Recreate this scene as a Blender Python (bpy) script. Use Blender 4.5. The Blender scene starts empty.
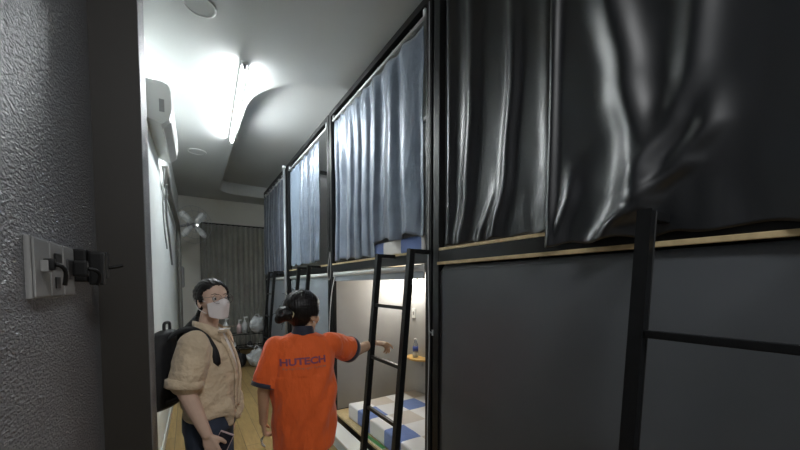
import bpy, bmesh, math, random
from math import sin, cos, pi, radians, sqrt, exp
from mathutils import Vector as V, Matrix, noise
from mathutils.bvhtree import BVHTree
random.seed(7)
S = bpy.context.scene
COL = S.collection

# ------------------------------------------------------------------ materials
MATS = {}
def mat(name, color, rough=.5, metal=0., spec=.5, bump=None, var=None, emit=None, sheen=0., aniso=0., trans=0., coat=0., alpha=1.):
    """bump=(kind, scale, strength, distance)   var=(scale, dark factor, light factor)"""
    m = bpy.data.materials.new(name); m.use_nodes = True
    nt = m.node_tree; N = nt.nodes; L = nt.links
    b = N['Principled BSDF']
    b.inputs['Base Color'].default_value = (*color, 1)
    b.inputs['Roughness'].default_value = rough
    b.inputs['Metallic'].default_value = metal
    b.inputs['Specular IOR Level'].default_value = spec
    b.inputs['Sheen Weight'].default_value = sheen
    b.inputs['Anisotropic'].default_value = aniso
    b.inputs['Transmission Weight'].default_value = trans
    b.inputs['Coat Weight'].default_value = coat
    tc = N.new('ShaderNodeTexCoord')
    if emit:
        b.inputs['Emission Color'].default_value = (*emit[0], 1)
        b.inputs['Emission Strength'].default_value = emit[1]
    if var is None: var = (6., .9, 1.08)
    n = N.new('ShaderNodeTexNoise'); n.inputs['Scale'].default_value = var[0]; n.inputs['Detail'].default_value = 5
    L.new(tc.outputs['Object'], n.inputs['Vector'])
    r = N.new('ShaderNodeValToRGB')
    r.color_ramp.elements[0].position = .3; r.color_ramp.elements[1].position = .7
    r.color_ramp.elements[0].color = (*[min(1, c*var[1]) for c in color], 1)
    r.color_ramp.elements[1].color = (*[min(1, c*var[2]) for c in color], 1)
    L.new(n.outputs['Fac'], r.inputs['Fac']); L.new(r.outputs['Color'], b.inputs['Base Color'])
    if bump:
        kind, sc, st, dist = bump[:4]
        mp = N.new('ShaderNodeMapping'); L.new(tc.outputs['Object'], mp.inputs['Vector'])
        if len(bump) > 4: mp.inputs['Scale'].default_value = bump[4]
        bp = N.new('ShaderNodeBump'); bp.inputs['Strength'].default_value = st; bp.inputs['Distance'].default_value = dist
        if kind == 'noise':
            t = N.new('ShaderNodeTexNoise'); t.inputs['Detail'].default_value = 4; out = t.outputs['Fac']
        elif kind == 'voronoi':
            t = N.new('ShaderNodeTexVoronoi'); out = t.outputs['Distance']
        else:
            t = N.new('ShaderNodeTexWave'); t.inputs['Distortion'].default_value = 3; t.inputs['Detail'].default_value = 3; out = t.outputs['Fac']
        t.inputs['Scale'].default_value = sc
        L.new(mp.outputs['Vector'], t.inputs['Vector'])
        L.new(out, bp.inputs['Height']); L.new(bp.outputs['Normal'], b.inputs['Normal'])
    MATS[name] = m
    return m

def wallpaper():
    m = mat('textured_wallpaper', (.185, .19, .20), .36, spec=.6, var=(3., .9, 1.08))
    nt = m.node_tree; N = nt.nodes; L = nt.links; b = N['Principled BSDF']
    tc = N.new('ShaderNodeTexCoord')
    mp = N.new('ShaderNodeMapping'); mp.inputs['Rotation'].default_value = (radians(35), 0, 0); mp.inputs['Scale'].default_value = (1, 1, 2.2)
    L.new(tc.outputs['Object'], mp.inputs['Vector'])
    n1 = N.new('ShaderNodeTexNoise'); n1.inputs['Scale'].default_value = 75; n1.inputs['Detail'].default_value = 3; n1.inputs['Distortion'].default_value = .6
    n2 = N.new('ShaderNodeTexNoise'); n2.inputs['Scale'].default_value = 7
    L.new(mp.outputs['Vector'], n1.inputs['Vector']); L.new(tc.outputs['Object'], n2.inputs['Vector'])
    bp = N.new('ShaderNodeBump'); bp.inputs['Strength'].default_value = 1.0; bp.inputs['Distance'].default_value = .011
    L.new(n1.outputs['Fac'], bp.inputs['Height']); L.new(bp.outputs['Normal'], b.inputs['Normal'])
    return m

def floor_mat():
    m = mat('wood_plank_floor', (.36, .24, .11), .38)
    nt = m.node_tree; N = nt.nodes; L = nt.links; b = N['Principled BSDF']
    tc = N.new('ShaderNodeTexCoord'); mp = N.new('ShaderNodeMapping'); mp.inputs['Rotation'].default_value = (0, 0, pi/2)
    L.new(tc.outputs['Object'], mp.inputs['Vector'])
    br = N.new('ShaderNodeTexBrick'); br.inputs['Scale'].default_value = 1.0
    br.inputs['Brick Width'].default_value = 1.2; br.inputs['Row Height'].default_value = .15
    br.inputs['Mortar Size'].default_value = .0025
    br.inputs['Color1'].default_value = (.52, .35, .135, 1); br.inputs['Color2'].default_value = (.38, .25, .09, 1)
    br.inputs['Mortar'].default_value = (.09, .06, .03, 1)
    L.new(mp.outputs['Vector'], br.inputs['Vector'])
    n = N.new('ShaderNodeTexNoise'); n.inputs['Scale'].default_value = 6; n.inputs['Detail'].default_value = 8
    mp2 = N.new('ShaderNodeMapping'); mp2.inputs['Scale'].default_value = (8, 1, 1)
    L.new(tc.outputs['Object'], mp2.inputs['Vector']); L.new(mp2.outputs['Vector'], n.inputs['Vector'])
    mx = N.new('ShaderNodeMixRGB'); mx.blend_type = 'MULTIPLY'; mx.inputs['Fac'].default_value = .55
    L.new(br.outputs['Color'], mx.inputs['Color1']); L.new(n.outputs['Fac'], mx.inputs['Color2'])
    L.new(mx.outputs['Color'], b.inputs['Base Color'])
    return m

def check_mat():
    """blue, white and beige checked sheet"""
    m = mat('checked_sheet', (.6, .6, .6), .8, sheen=.2)
    nt = m.node_tree; N = nt.nodes; L = nt.links; b = N['Principled BSDF']
    tc = N.new('ShaderNodeTexCoord'); sp = N.new('ShaderNodeSeparateXYZ'); L.new(tc.outputs['Object'], sp.inputs['Vector'])
    def stripe(sock, period, off):
        a = N.new('ShaderNodeMath'); a.operation = 'MULTIPLY_ADD'; a.inputs[1].default_value = 1/period; a.inputs[2].default_value = off
        L.new(sock, a.inputs[0])
        f = N.new('ShaderNodeMath'); f.operation = 'FRACT'; L.new(a.outputs[0], f.inputs[0])
        g = N.new('ShaderNodeMath'); g.operation = 'GREATER_THAN'; g.inputs[1].default_value = .5; L.new(f.outputs[0], g.inputs[0])
        return g.outputs[0]
    zz = N.new('ShaderNodeMath'); zz.operation = 'SUBTRACT'; L.new(sp.outputs['X'], zz.inputs[0]); L.new(sp.outputs['Z'], zz.inputs[1])
    sx = stripe(zz.outputs[0], .50, .80); sy = stripe(sp.outputs['Y'], .56, .12)
    def mix(f, c1, c2):
        x = N.new('ShaderNodeMixRGB'); L.new(f, x.inputs['Fac'])
        for k, c in ((1, c1), (2, c2)):
            if isinstance(c, tuple): x.inputs[k].default_value = (*c, 1)
            else: L.new(c, x.inputs[k])
        return x.outputs['Color']
    rowa = mix(sy, (.70, .70, .70), (.10, .17, .42))
    rowb = mix(sy, (.50, .45, .40), (.66, .66, .67))
    L.new(mix(sx, rowb, rowa), b.inputs['Base Color'])
    n = N.new('ShaderNodeTexNoise'); n.inputs['Scale'].default_value = 14; n.inputs['Detail'].default_value = 4
    L.new(tc.outputs['Object'], n.inputs['Vector'])
    bp = N.new('ShaderNodeBump'); bp.inputs['Strength'].default_value = .5; bp.inputs['Distance'].default_value = .01
    L.new(n.outputs['Fac'], bp.inputs['Height']); L.new(bp.outputs['Normal'], b.inputs['Normal'])
    return m

M = dict(
 wallpaper=wallpaper(), floor=floor_mat(), check=check_mat(),
 pillar=mat('dark_pillar', (.024, .021, .017), .6, var=(2, .9, 1.1)),
 white_wall=mat('white_wall', (.88, .92, .90), .6, var=(2, .96, 1.03)),
 back_wall=mat('back_wall_paint', (.78, .77, .70), .8, var=(1.5, .95, 1.04)),
 dark_wall=mat('side_wall_paint', (.38, .38, .38), .8),
 ceiling=mat('ceiling_paint', (.60, .62, .61), .75, var=(1.2, .96, 1.03)),
 black_metal=mat('black_powder_coated_steel', (.0045, .005, .0055), .38, spec=.35, var=(20, .8, 1.3)),
 grey_metal=mat('galvanised_steel', (.45, .48, .50), .35, metal=.7),
 rod=mat('white_curtain_rod', (.75, .77, .78), .3),
 ply=mat('plywood_edge', (.58, .45, .24), .6, var=(30, .8, 1.1)),
 satin=mat('grey_satin_shaded', (.003, .0042, .006), .36, metal=.0, spec=1.0, sheen=.0, bump=('noise', 180, .12, .0008), var=(4, .85, 1.15)),  # shade put into the colour: same fabric as the paler satin below
 satin_lit=mat('grey_satin_lit', (.16, .205, .275), .34, metal=.25, spec=.9, sheen=.3, bump=('noise', 17, .5, .012), var=(6, .8, 1.15)),  # tube light put into the colour: paler copy of the near curtains' fabric
 satin_half_lit=mat('grey_satin_half_lit', (.115, .15, .205), .34, metal=.25, spec=.9, sheen=.2, bump=('noise', 17, .6, .014), var=(6, .7, 1.15)),  # same fabric again, weaker light put into the colour
 satin_deep=mat('slate_satin', (.075, .09, .12), .30, metal=.35, spec=.9, sheen=.3, bump=('noise', 24, .5, .008), var=(7, .6, 1.3)),
 vinyl=mat('grey_vinyl_blind', (.088, .097, .106), .42, spec=.45, bump=('noise', 9, .12, .01), var=(2.5, .93, 1.06)),
 vinyl_pale=mat('pale_grey_vinyl_blind', (.30, .34, .38), .45, bump=('noise', 6, .1, .01), var=(2.5, .93, 1.06)),
 partition=mat('grey_partition_board', (.33, .335, .34), .65, var=(3, .93, 1.06)),
 back_board=mat('pale_partition_board', (.45, .45, .44), .65, var=(3, .95, 1.04)),
 white_plastic=mat('white_plastic', (.74, .76, .74), .35, var=(5, .97, 1.02)),
 grey_plastic=mat('grey_plastic', (.30, .31, .31), .35),
 dark_slot=mat('dark_slot', (.03, .03, .03), .6),
 switch_plate=mat('switch_plate_plastic', (.27, .27, .265), .25, spec=.6),
 black_plastic=mat('black_plastic', (.004, .004, .004), .55, spec=.3),
 tube=mat('lit_fluorescent_tube', (1, 1, 1), .4, emit=((.93, .98, 1.0), 70.)),
 bulb=mat('lit_reading_bulb', (1, 1, 1), .4, emit=((1, .93, .80), 60.)),
 foil=mat('foil_pipe_wrap', (.20, .195, .175), .4, metal=.3, bump=('noise', 40, .8, .01)),
 drape=mat('charcoal_drape', (.32, .32, .28), .8, sheen=.3, bump=('noise', 60, .2, .002), var=(3, .85, 1.15)),
 skin=mat('warm_skin', (.74, .51, .39), .5, spec=.35, var=(14, .93, 1.05)),
 skin2=mat('tan_skin', (.60, .38, .25), .5, spec=.35, var=(14, .93, 1.05)),
 hair=mat('black_hair', (.006, .005, .005), .45, spec=.35, bump=('wave', 22, .35, .003, (1, 1, .25)), var=(30, .6, 1.8)),
 orange=mat('orange_jersey', (.95, .135, .020), .8, sheen=.2, bump=('noise', 9, .6, .05, (1.6, 1.6, .6)), var=(5, .86, 1.08)),
 navy=mat('navy_trim', (.012, .016, .035), .75, sheen=.3),
 print_=mat('violet_shirt_print', (.27, .07, .13), .7),
 print2=mat('pale_shirt_print', (.62, .20, .12), .7),
 beige=mat('beige_cotton', (.76, .60, .41), .85, sheen=.2, bump=('noise', 14, .75, .035, (1.2, 1.2, 1.3)), var=(7, .86, 1.1)),
 tee=mat('white_cotton', (.75, .73, .70), .85, bump=('noise', 40, .2, .003)),
 denim=mat('dark_denim', (.032, .045, .075), .85, bump=('noise', 220, .3, .001), var=(6, .7, 1.4)),
 nylon=mat('black_nylon', (.008, .008, .010), .65, bump=('noise', 160, .3, .002), var=(8, .8, 1.3)),
 mask=mat('pale_face_mask', (.86, .80, .80), .85, bump=('wave', 12, .25, .003, (0.01, .01, 1))),
 gold=mat('thin_glasses_metal', (.45, .38, .36), .25, metal=.9),
 eye_white=mat('eye_white', (.75, .73, .70), .3), iris=mat('dark_iris', (.02, .012, .008), .15),
 lip=mat('lip_tone', (.42, .16, .13), .5),
 bottle=mat('clear_bottle_plastic', (.82, .88, .92), .12, trans=.75), bottle_label=mat('blue_bottle_label', (.06, .10, .42), .4),
 water=mat('white_cap_plastic', (.8, .8, .82), .4),
 shelf=mat('varnished_pine', (.62, .40, .13), .4, var=(18, .8, 1.15)),
 rubber=mat('shoe_rubber', (.03, .03, .03), .7), blue_box=mat('pale_blue_box', (.52, .60, .66), .6),
 green=mat('green_print', (.06, .26, .07), .5), pink=mat('pale_pink', (.60, .45, .46), .5),
 bag=mat('white_plastic_bag', (.55, .57, .58), .35, bump=('noise', 30, 1, .02)),
 screen=mat('phone_glass', (.02, .02, .03), .1), cord=mat('grey_cord', (.40, .41, .41), .5),
)
glass = bpy.data.materials.new('spectacle_lens'); glass.use_nodes = True
_nt = glass.node_tree; _nt.nodes.clear()
_o = _nt.nodes.new('ShaderNodeOutputMaterial'); _mx = _nt.nodes.new('ShaderNodeMixShader'); _t = _nt.nodes.new('ShaderNodeBsdfTransparent'); _g = _nt.nodes.new('ShaderNodeBsdfGlossy')
_g.inputs['Roughness'].default_value = .05; _mx.inputs['Fac'].default_value = .10
_nt.links.new(_t.outputs[0], _mx.inputs[1]); _nt.links.new(_g.outputs[0], _mx.inputs[2]); _nt.links.new(_mx.outputs[0], _o.inputs['Surface'])
M['lens'] = glass

# ------------------------------------------------------------------ mesh helpers
def tag(o, label=None, cat=None, group=None, kind=None):
    if label: o['label'] = label
    if cat: o['category'] = cat
    if group: o['group'] = group
    if kind: o['kind'] = kind
    return o
def empty(name, loc=(0, 0, 0), rz=0., label=None, cat=None, group=None):
    o = bpy.data.objects.new(name, None); COL.objects.link(o)
    o.location = loc; o.rotation_euler = (0, 0, rz); o.empty_display_size = .1
    return tag(o, label, cat, group)

class MB:
    def __init__(s): s.bm = bmesh.new(); s.smooth = False
    def box(s, x0, x1, y0, y1, z0, z1, bev=0.):
        r = bmesh.ops.create_cube(s.bm, size=1)['verts']
        for v in r: v.co = V((x0+(v.co.x+.5)*(x1-x0), y0+(v.co.y+.5)*(y1-y0), z0+(v.co.z+.5)*(z1-z0)))
        if bev:
            es = {e for v in r for e in v.link_edges}
            bmesh.ops.bevel(s.bm, geom=list(es), offset=bev, segments=2, profile=.7, affect='EDGES')
        return s
    def bar(s, p0, p1, w, h, upv=(0, 0, 1), bev=0.):
        p0 = V(p0); p1 = V(p1); d = (p1-p0); L = d.length; d.normalize()
        a = d.cross(V(upv)).normalized(); b = a.cross(d).normalized()
        r = bmesh.ops.create_cube(s.bm, size=1)['verts']
        for v in r: c = v.co.copy(); v.co = p0 + d*(c.y+.5)*L + a*c.x*w + b*c.z*h
        if bev:
            es = {e for v in r for e in v.link_edges}
            bmesh.ops.bevel(s.bm, geom=list(es), offset=bev, segments=2, profile=.7, affect='EDGES')
        return s
    def rings(s, rings, cap=True):
        """rings: list of lists of points, equal count"""
        vs = [[s.bm.verts.new(p) for p in r] for r in rings]
        n = len(vs[0])
        for a, b in zip(vs, vs[1:]):
            for i in range(n): s.bm.faces.new((a[i], a[(i+1) % n], b[(i+1) % n], b[i]))
        if cap:
            s.bm.faces.new(vs[0][::-1]); s.bm.faces.new(vs[-1])
        return s
    def loft(s, R, n=24, power=2.):
        """R: (cx,cy,z,rx,ry) horizontal super-ellipse sections"""
        out = []
        for cx, cy, z, rx, ry in R:
            pts = []
            for i in range(n):
                t = 2*pi*i/n; c, q = cos(t), sin(t)
                k = (abs(c)**power+abs(q)**power)**(-1/power)
                pts.append(V((cx+rx*c*k, cy+ry*q*k, z)))
            out.append(pts)
        return s.rings(out)
    def tube(s, pts, r, n=8, cap=True):
        pts = [V(p) for p in pts]; rr = r if isinstance(r, (list, tuple)) else [r]*len(pts)
        out = []; prev = None
        for i, p in enumerate(pts):
            d = (pts[min(i+1, len(pts)-1)]-pts[max(i-1, 0)]).normalized()
            if prev is None:
                a = d.cross(V((0, 0, 1)))
                if a.length < .05: a = d.cross(V((1, 0, 0)))
            else: a = prev - d*prev.dot(d)
            a.normalize(); prev = a; b = d.cross(a)
            out.append([p+(a*cos(2*pi*k/n)+b*sin(2*pi*k/n))*rr[i] for k in range(n)])
        return s.rings(out, cap)
    def ell(s, c, r, rot=None, seg=20):
        q = bmesh.ops.create_uvsphere(s.bm, u_segments=seg, v_segments=max(8, seg*2//3), radius=1)['verts']
        R = rot.to_3x3() if rot else Matrix.Identity(3)
        for v in q: v.co = V(c)+R @ V((v.co.x*r[0], v.co.y*r[1], v.co.z*r[2]))
        return s
    def chain(s, pts, radii, n=14):
        """tapered limbs: frusta with ball joints, meant to be fused afterwards"""
        pts = [V(p) for p in pts]
        for i, (p, r) in enumerate(zip(pts, radii)):
            s.ell(p, (r, r, r), seg=n)
            if i:
                s.tube([pts[i-1], p], [radii[i-1], r], n)
        return s
    def disc(s, c, axis, r, h, n=24, r2=None):
        c = V(c); a = V(axis).normalized()
        return s.tube([c, c+a*h], [r, r if r2 is None else r2], n)
    def torus(s, c, R1, r, axis=(0, 0, 1), n=24, m=8, ry=None):
        c = V(c); ax = V(axis).normalized(); a = ax.orthogonal().normalized(); b = ax.cross(a)
        if abs(ax.z) > .9: a, b = V((1, 0, 0)), V((0, 1, 0))
        pts = []
        vs = []
        for i in range(n):
            t = 2*pi*i/n; d = a*cos(t)*R1+b*sin(t)*(ry or R1); dn = d.normalized()
            vs.append([s.bm.verts.new(c+d+dn*r*cos(2*pi*k/m)+ax*r*sin(2*pi*k/m)) for k in range(m)])
        for i in range(n):
            A = vs[i]; B = vs[(i+1) % n]
            for k in range(m): s.bm.faces.new((A[k], A[(k+1) % m], B[(k+1) % m], B[k]))
        return s
    def prism(s, poly, z0, z1):
        a = [s.bm.verts.new((x, y, z0)) for x, y in poly]; b = [s.bm.verts.new((x, y, z1)) for x, y in poly]
        n = len(poly)
        for i in range(n): s.bm.faces.new((a[i], a[(i+1) % n], b[(i+1) % n], b[i]))
        s.bm.faces.new(a[::-1]); s.bm.faces.new(b)
        return s
    def xf(s, m): bmesh.ops.transform(s.bm, matrix=m, verts=s.bm.verts); return s
    def build(s, name, material, parent=None, smooth=False):
        bmesh.ops.recalc_face_normals(s.bm, faces=s.bm.faces)
        me = bpy.data.meshes.new(name); s.bm.to_mesh(me); s.bm.free()
        me.materials.append(material)
        if smooth:
            for p in me.polygons: p.use_smooth = True
        o = bpy.data.objects.new(name, me); COL.objects.link(o)
        if parent: o.parent = parent
        return o
    def fused(s, name, material, parent=None, voxel=.006, smooth=4, fold=None):
        """fuse everything into one continuous skin"""
        bmesh.ops.recalc_face_normals(s.bm, faces=s.bm.faces)
        me = bpy.data.meshes.new('tmp'); s.bm.to_mesh(me); s.bm.free()
        o = bpy.data.objects.new('tmp', me); COL.objects.link(o)
        md = o.modifiers.new('r', 'REMESH'); md.mode = 'VOXEL'; md.voxel_size = voxel; md.adaptivity = 0
        if smooth:
            sm = o.modifiers.new('s', 'SMOOTH'); sm.factor = .5; sm.iterations = smooth
        dg = bpy.context.evaluated_depsgraph_get(); dg.update()
        me2 = bpy.data.meshes.new_from_object(o.evaluated_get(dg), depsgraph=dg)
        bpy.data.objects.remove(o); bpy.data.meshes.remove(me)
        me2.name = name; me2.materials.clear(); me2.materials.append(material)
        if fold:
            nor = [v.normal.copy() for v in me2.vertices]
            for v, nn in zip(me2.vertices, nor): v.co += nn*fold(v.co, nn)
        for p in me2.polygons: p.use_smooth = True
        r = bpy.data.objects.new(name, me2); COL.objects.link(r)
        if parent: r.parent = parent
        return r

def catmull(pts, k=6):
    pts = [V(p) for p in pts]; P = [pts[0]]+pts+[pts[-1]]; out = []
    for i in range(1, len(P)-2):
        for j in range(k):
            t = j/k; a, b, c, d = P[i-1], P[i], P[i+1], P[i+2]
            out.append(.5*((2*b)+(c-a)*t+(2*a-5*b+4*c-d)*t*t+(3*b-a-3*c+d)*t**3))
    out.append(pts[-1]); return out
def sheet(name, material, parent, fn, nu, nv, thick=.0):
    """grid surface p = fn(u, v)"""
    bm = bmesh.new()
    g = [[bm.verts.new(fn(i/nu, j/nv)) for j in range(nv+1)] for i in range(nu+1)]
    for i in range(nu):
        for j in range(nv): bm.faces.new((g[i][j], g[i+1][j], g[i+1][j+1], g[i][j+1]))
    me = bpy.data.meshes.new(name); bm.to_mesh(me); bm.free(); me.materials.append(material)
    for p in me.polygons: p.use_smooth = True
    o = bpy.data.objects.new(name, me); COL.objects.link(o)
    if thick:
        md = o.modifiers.new('thickness', 'SOLIDIFY'); md.thickness = thick
    if parent: o.parent = parent
    return o

# ------------------------------------------------------------------ the room
CEIL = 3.62
def lwx(y): return -.27+(y-2.5)*.0205          # far left wall runs very slightly askew
BACK = 9.15
MB().box(-.6, 2.6, -1.6, BACK+.2, -.1, 0).build('floor', M['floor'])['kind'] = 'structure'

# ceiling with a stadium-shaped recess
def recess_outline(n=28):
    cx, cy, r = 1.56, 4.27, .95
    pts = [(cx+r*cos(pi+pi*i/n), cy+r*sin(pi+pi*i/n)) for i in range(n+1)]     # near end, half round
    rr = .38
    x1, x0, y1 = cx+r, cx-r, 8.45
    pts += [(x1-rr+rr*cos(pi/2*i/8), y1-rr+rr*sin(pi/2*i/8)) for i in range(9)]
    pts += [(x0+rr+rr*cos(pi/2+pi/2*i/8), y1-rr+rr*sin(pi/2+pi/2*i/8)) for i in range(9)]
    return pts
def ceiling():
    bm = bmesh.new()
    inner = [bm.verts.new((x, y, CEIL)) for x, y in recess_outline()]
    X0, X1, Y0, Y1 = -.6, 2.6, -1.6, BACK+.2
    cx, cy = 1.56, 5.8
    def out_pt(p):
        dx, dy = p[0]-cx, p[1]-cy
        t = min([(X1-cx)/dx if dx > 1e-6 else 1e9, (X0-cx)/dx if dx < -1e-6 else 1e9, (Y1-cy)/dy if dy > 1e-6 else 1e9, (Y0-cy)/dy if dy < -1e-6 else 1e9])
        return [cx+dx*t, cy+dy*t]
    op = [out_pt((v.co.x, v.co.y)) for v in inner]
    corners = [(X0, Y0), (X1, Y0), (X1, Y1), (X0, Y1)]
    for c in corners:      # snap the nearest ray end to each corner
        k = min(range(len(op)), key=lambda i: (op[i][0]-c[0])**2+(op[i][1]-c[1])**2)
        op[k] = list(c)
    outer = [bm.verts.new((x, y, CEIL)) for x, y in op]
    top = [bm.verts.new((v.co.x, v.co.y, CEIL+.25)) for v in inner]
    n = len(inner)
    for i in range(n):
        j = (i+1) % n
        bm.faces.new((inner[i], inner[j], outer[j], outer[i]))
        bm.faces.new((inner[i], top[i], top[j], inner[j]))
    bm.faces.new(top)
    me = bpy.data.meshes.new('ceiling'); bm.to_mesh(me); bm.free(); me.materials.append(M['ceiling'])
    o = bpy.data.objects.new('ceiling', me); COL.objects.link(o); o['kind'] = 'structure'
ceiling()
def struct(name, mb, m): o = mb.build(name, m); o['kind'] = 'structure'; return o
struct('wall_left', MB().box(-.42, -.28, -1.6, 1.65, 0, CEIL), M['wallpaper'])
struct('trim_1', MB().box(-.42, -.137, 1.65, 1.655, 0, CEIL), M['pillar'])      # pillar's face, very dark brown
struct('trim_2', MB().box(-.42, -.135, 1.656, 1.90, 0, CEIL), M['wallpaper'])   # pillar's papered side
def skew_wall():
    m = MB()
    m.prism([(lwx(1.9)-.12, 1.9), (lwx(1.9), 1.9), (lwx(BACK), BACK), (lwx(BACK)-.12, BACK)], 0, CEIL)
    return m
struct('wall_left_far', skew_wall(), M['white_wall'])
struct('baseboard_left', MB().prism([(lwx(1.91)+.001, 1.91), (lwx(1.91)+.012, 1.91), (lwx(9.1)+.012, 9.1), (lwx(9.1)+.001, 9.1)], 0, .09), M['white_plastic'])
struct('wall_back', MB().box(-.6, 2.6, BACK, BACK+.15, 0, CEIL), M['back_wall'])
struct('wall_right', MB().box(2.46, 2.6, -1.6, BACK, 0, CEIL), M['dark_wall'])
struct('wall_front', MB().box(-.6, 2.6, -1.75, -1.6, 0, CEIL), M['dark_wall'])

# ------------------------------------------------------------------ bunk beds
FX = 1.39                 # front face of the bunks
BX = 2.36                 # inner back face
Y0S = [-.10, 1.82, 3.74, 5.66]
PITCH = 1.92
TOPZ = 3.52
def make_bunk():
    root = empty('bunk_bed', (FX, 0, 0))
    L = PITCH-.016
    m = M['black_metal']
    for x in (.025, BX-FX+.045):
        for y in (.035, L-.032):
            MB().box(x-.025, x+.025, y-.031, y+.031, 0, TOPZ, .004).build('post', m, root)
    def rail(z0, z1, nm, x=0.0):
        MB().box(x, x+.045, .0665, L-.0635, z0, z1, .003).build(nm, m, root)
    rail(TOPZ-.05, TOPZ, 'top_rail'); rail(TOPZ-.05, TOPZ, 'top_rail', BX-FX+.022)
    rail(1.752, 1.824, 'side_rail', .002); rail(.06, .128, 'side_rail', .002)
    for z0, z1 in ((TOPZ-.05, TOPZ), (1.752, 1.824), (.06, .128)):
        for y in (.035, L-.032):
            MB().box(.052, BX-FX+.018, y-.02, y+.02, z0, z1, .003).build('end_rail', m, root)
    MB().box(0, BX-FX+.02, .0665, L-.0635, 1.8245, 1.842, .002).build('plywood_deck', M['ply'], root)
    MB().box(0, BX-FX+.02, .0665, L-.0635, .1285, .150, .002).build('plywood_deck', M['ply'], root)
    MB().box(.054, BX-FX+.018, L-.048, L-.032, .152, 1.75).build('end_panel', M['partition'], root)
    MB().box(.054, BX-FX+.018, .054, .064, .152, 1.75).build('end_panel', M['partition'], root)
    MB().box(.054, BX-FX+.018, L-.048, L-.032, 1.844, TOPZ-.06).build('end_panel', M['partition'], root)
    MB().box(BX-FX, BX-FX+.018, .066, L-.056, .152, 1.75).build('back_panel', M['back_board'], root)
    MB().box(BX-FX, BX-FX+.018, .066, L-.056, 1.844, TOPZ-.06).build('back_panel', M['partition'], root)
    # curtain rod, with its two end brackets
    rod = MB().tube([(.025, .07, 3.425), (.025, L-.06, 3.425)], .011, 12).build('curtain_rod', M['rod'], root, True)
    for y in (.11, L-.10):
        MB().box(.012, .038, y-.012, y+.012, 3.425, 3.4695, .002).build('rod_bracket', M['rod'], rod)
    return root
def copy_tree(o, parent=None):
    c = o.copy(); COL.objects.link(c)
    if parent: c.parent = parent
    for ch in list(o.children): copy_tree(ch, c)
    return c
bunk = make_bunk()
BL = ['black steel double bunk nearest the camera, with dark satin curtains above a large grey blind',
      'black steel double bunk with its lower berth open, bottle shelf and lit bulb inside',
      'black steel double bunk between the open one and the grey upright pole',
      'black steel double bunk farthest down the aisle, next to the far curtain']
protos = [bunk]
for i, y in enumerate(Y0S):
    b = bunk if i == 0 else copy_tree(bunk)
    b.location = (FX, y, 0)
    tag(b, BL[i], 'bunk bed', 'double bunks along the right of the aisle')

# ------------------------------------------------------------------ ladders
def make_ladder():
    """local: y across the rungs, leaning towards -x at the foot; origin on the floor at the near stile foot"""
    root = empty('bunk_ladder')
    W = .445; xt = .17; zt = 1.835
    def X(z): return xt*z/zt
    st = []
    for y in (0, W):
        st.append(MB().bar((X(0), y, .0), (X(zt), y, zt), .036, .040, (1, 0, 0), .003).build('stile', M['black_metal'], root))
        MB().bar((X(zt)-.018, y, zt-.012), (FX-1.08-.0015, y, zt-.012), .035, .028, (0, 0, 1), .002).build('hook', M['black_metal'], root)
    for z in (1.447, 1.055, .672, .29):
        MB().bar((X(z), .0205, z), (X(z), W-.0205, z), .024, .024, (0, 0, 1), .003).build('rung', M['black_metal'], root)
    return root
ladder = make_ladder()
LL = ['black steel ladder cropped by the right edge, leaning in front of the large grey blind',
      'black steel ladder the pointing hand reaches behind, at the open lower berth',
      'black steel ladder partly behind the head of the woman in orange',
      'black steel ladder farthest down the aisle, right of the pale plastic bags']
for i, y in enumerate(Y0S):
    l = ladder if i == 0 else copy_tree(ladder)
    l.location = (1.08, y+(.161 if i == 0 else .035 if i == 1 else .32), 0)
    tag(l, LL[i], 'ladder', 'ladders hooked on the bunks')

# ------------------------------------------------------------------ curtains
def clips(root, ys, z=3.425, x=FX+.025):
    for y in ys:
        MB().torus((x, y, z-.003), .017, .0025, (0, 1, 0), 14, 6).build('curtain_ring', M['rod'], root, True)
def curtain(label, material, y0, y1, z0, ztop=3.40, nfold=6, amp=.028, x0=FX+.025, seed=0, hem=.012, z0b=None, wave=1., group=None, cl=True, spread=0.):
    """hung cloth: pinched at the rings, folds opening towards the hem"""
    root = empty('bunk_curtain', (x0, (y0+y1)/2, z0), 0, label, 'curtain', group)
    rnd = random.Random(seed); ph = [rnd.uniform(0, 6.28) for _ in range(6)]; fr = [rnd.uniform(.8, 1.2) for _ in range(6)]
    w = y1-y0
    def fn(u, v):
        y = y0+u*w; zb = z0+(z0b-z0)*u if z0b is not None else z0
        a = 2*pi*nfold*u
        warp = .55*sin(a*.5*fr[0]+ph[0])+.35*sin(a*.33+ph[1]+v*1.7)
        s = sin(a+warp*1.3)
        s = s*(1-.25*abs(s))
        pinch = exp(-((1-v)/.05)**2)
        amp_v = amp*(.55+.45*sin(min(1, (1-v)*1.3+.12)*pi/2))*(1-.35*pinch)
        x = s*amp_v+.006*sin(7*v+ph[2]+3*u)+.008*noise.noise(V((u*7+seed, v*5, seed)))
        droop = .02*(1-cos(2*pi*nfold*u))*pinch*.6
        z = zb+hem*sin(a*.7+ph[3])*(1-v)**3+(ztop-zb)*v-droop
        yy = y+.012*sin(a*2+ph[4])*(1-v)+spread*(1-v)*(u-.5)
        return V((x*wave, yy-(y0+y1)/2, z-z0))
    o = sheet('cloth', material, root, fn, max(40, nfold*16), 60, .0015)
    if cl:
        for k in range(nfold):
            y = -w/2+(k+.5)*w/nfold
            MB().torus((0, y, 3.418-z0), .018, .0025, (0, 1, 0), 14, 6).build('curtain_ring', M['rod'], root, True)
    return root

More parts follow.
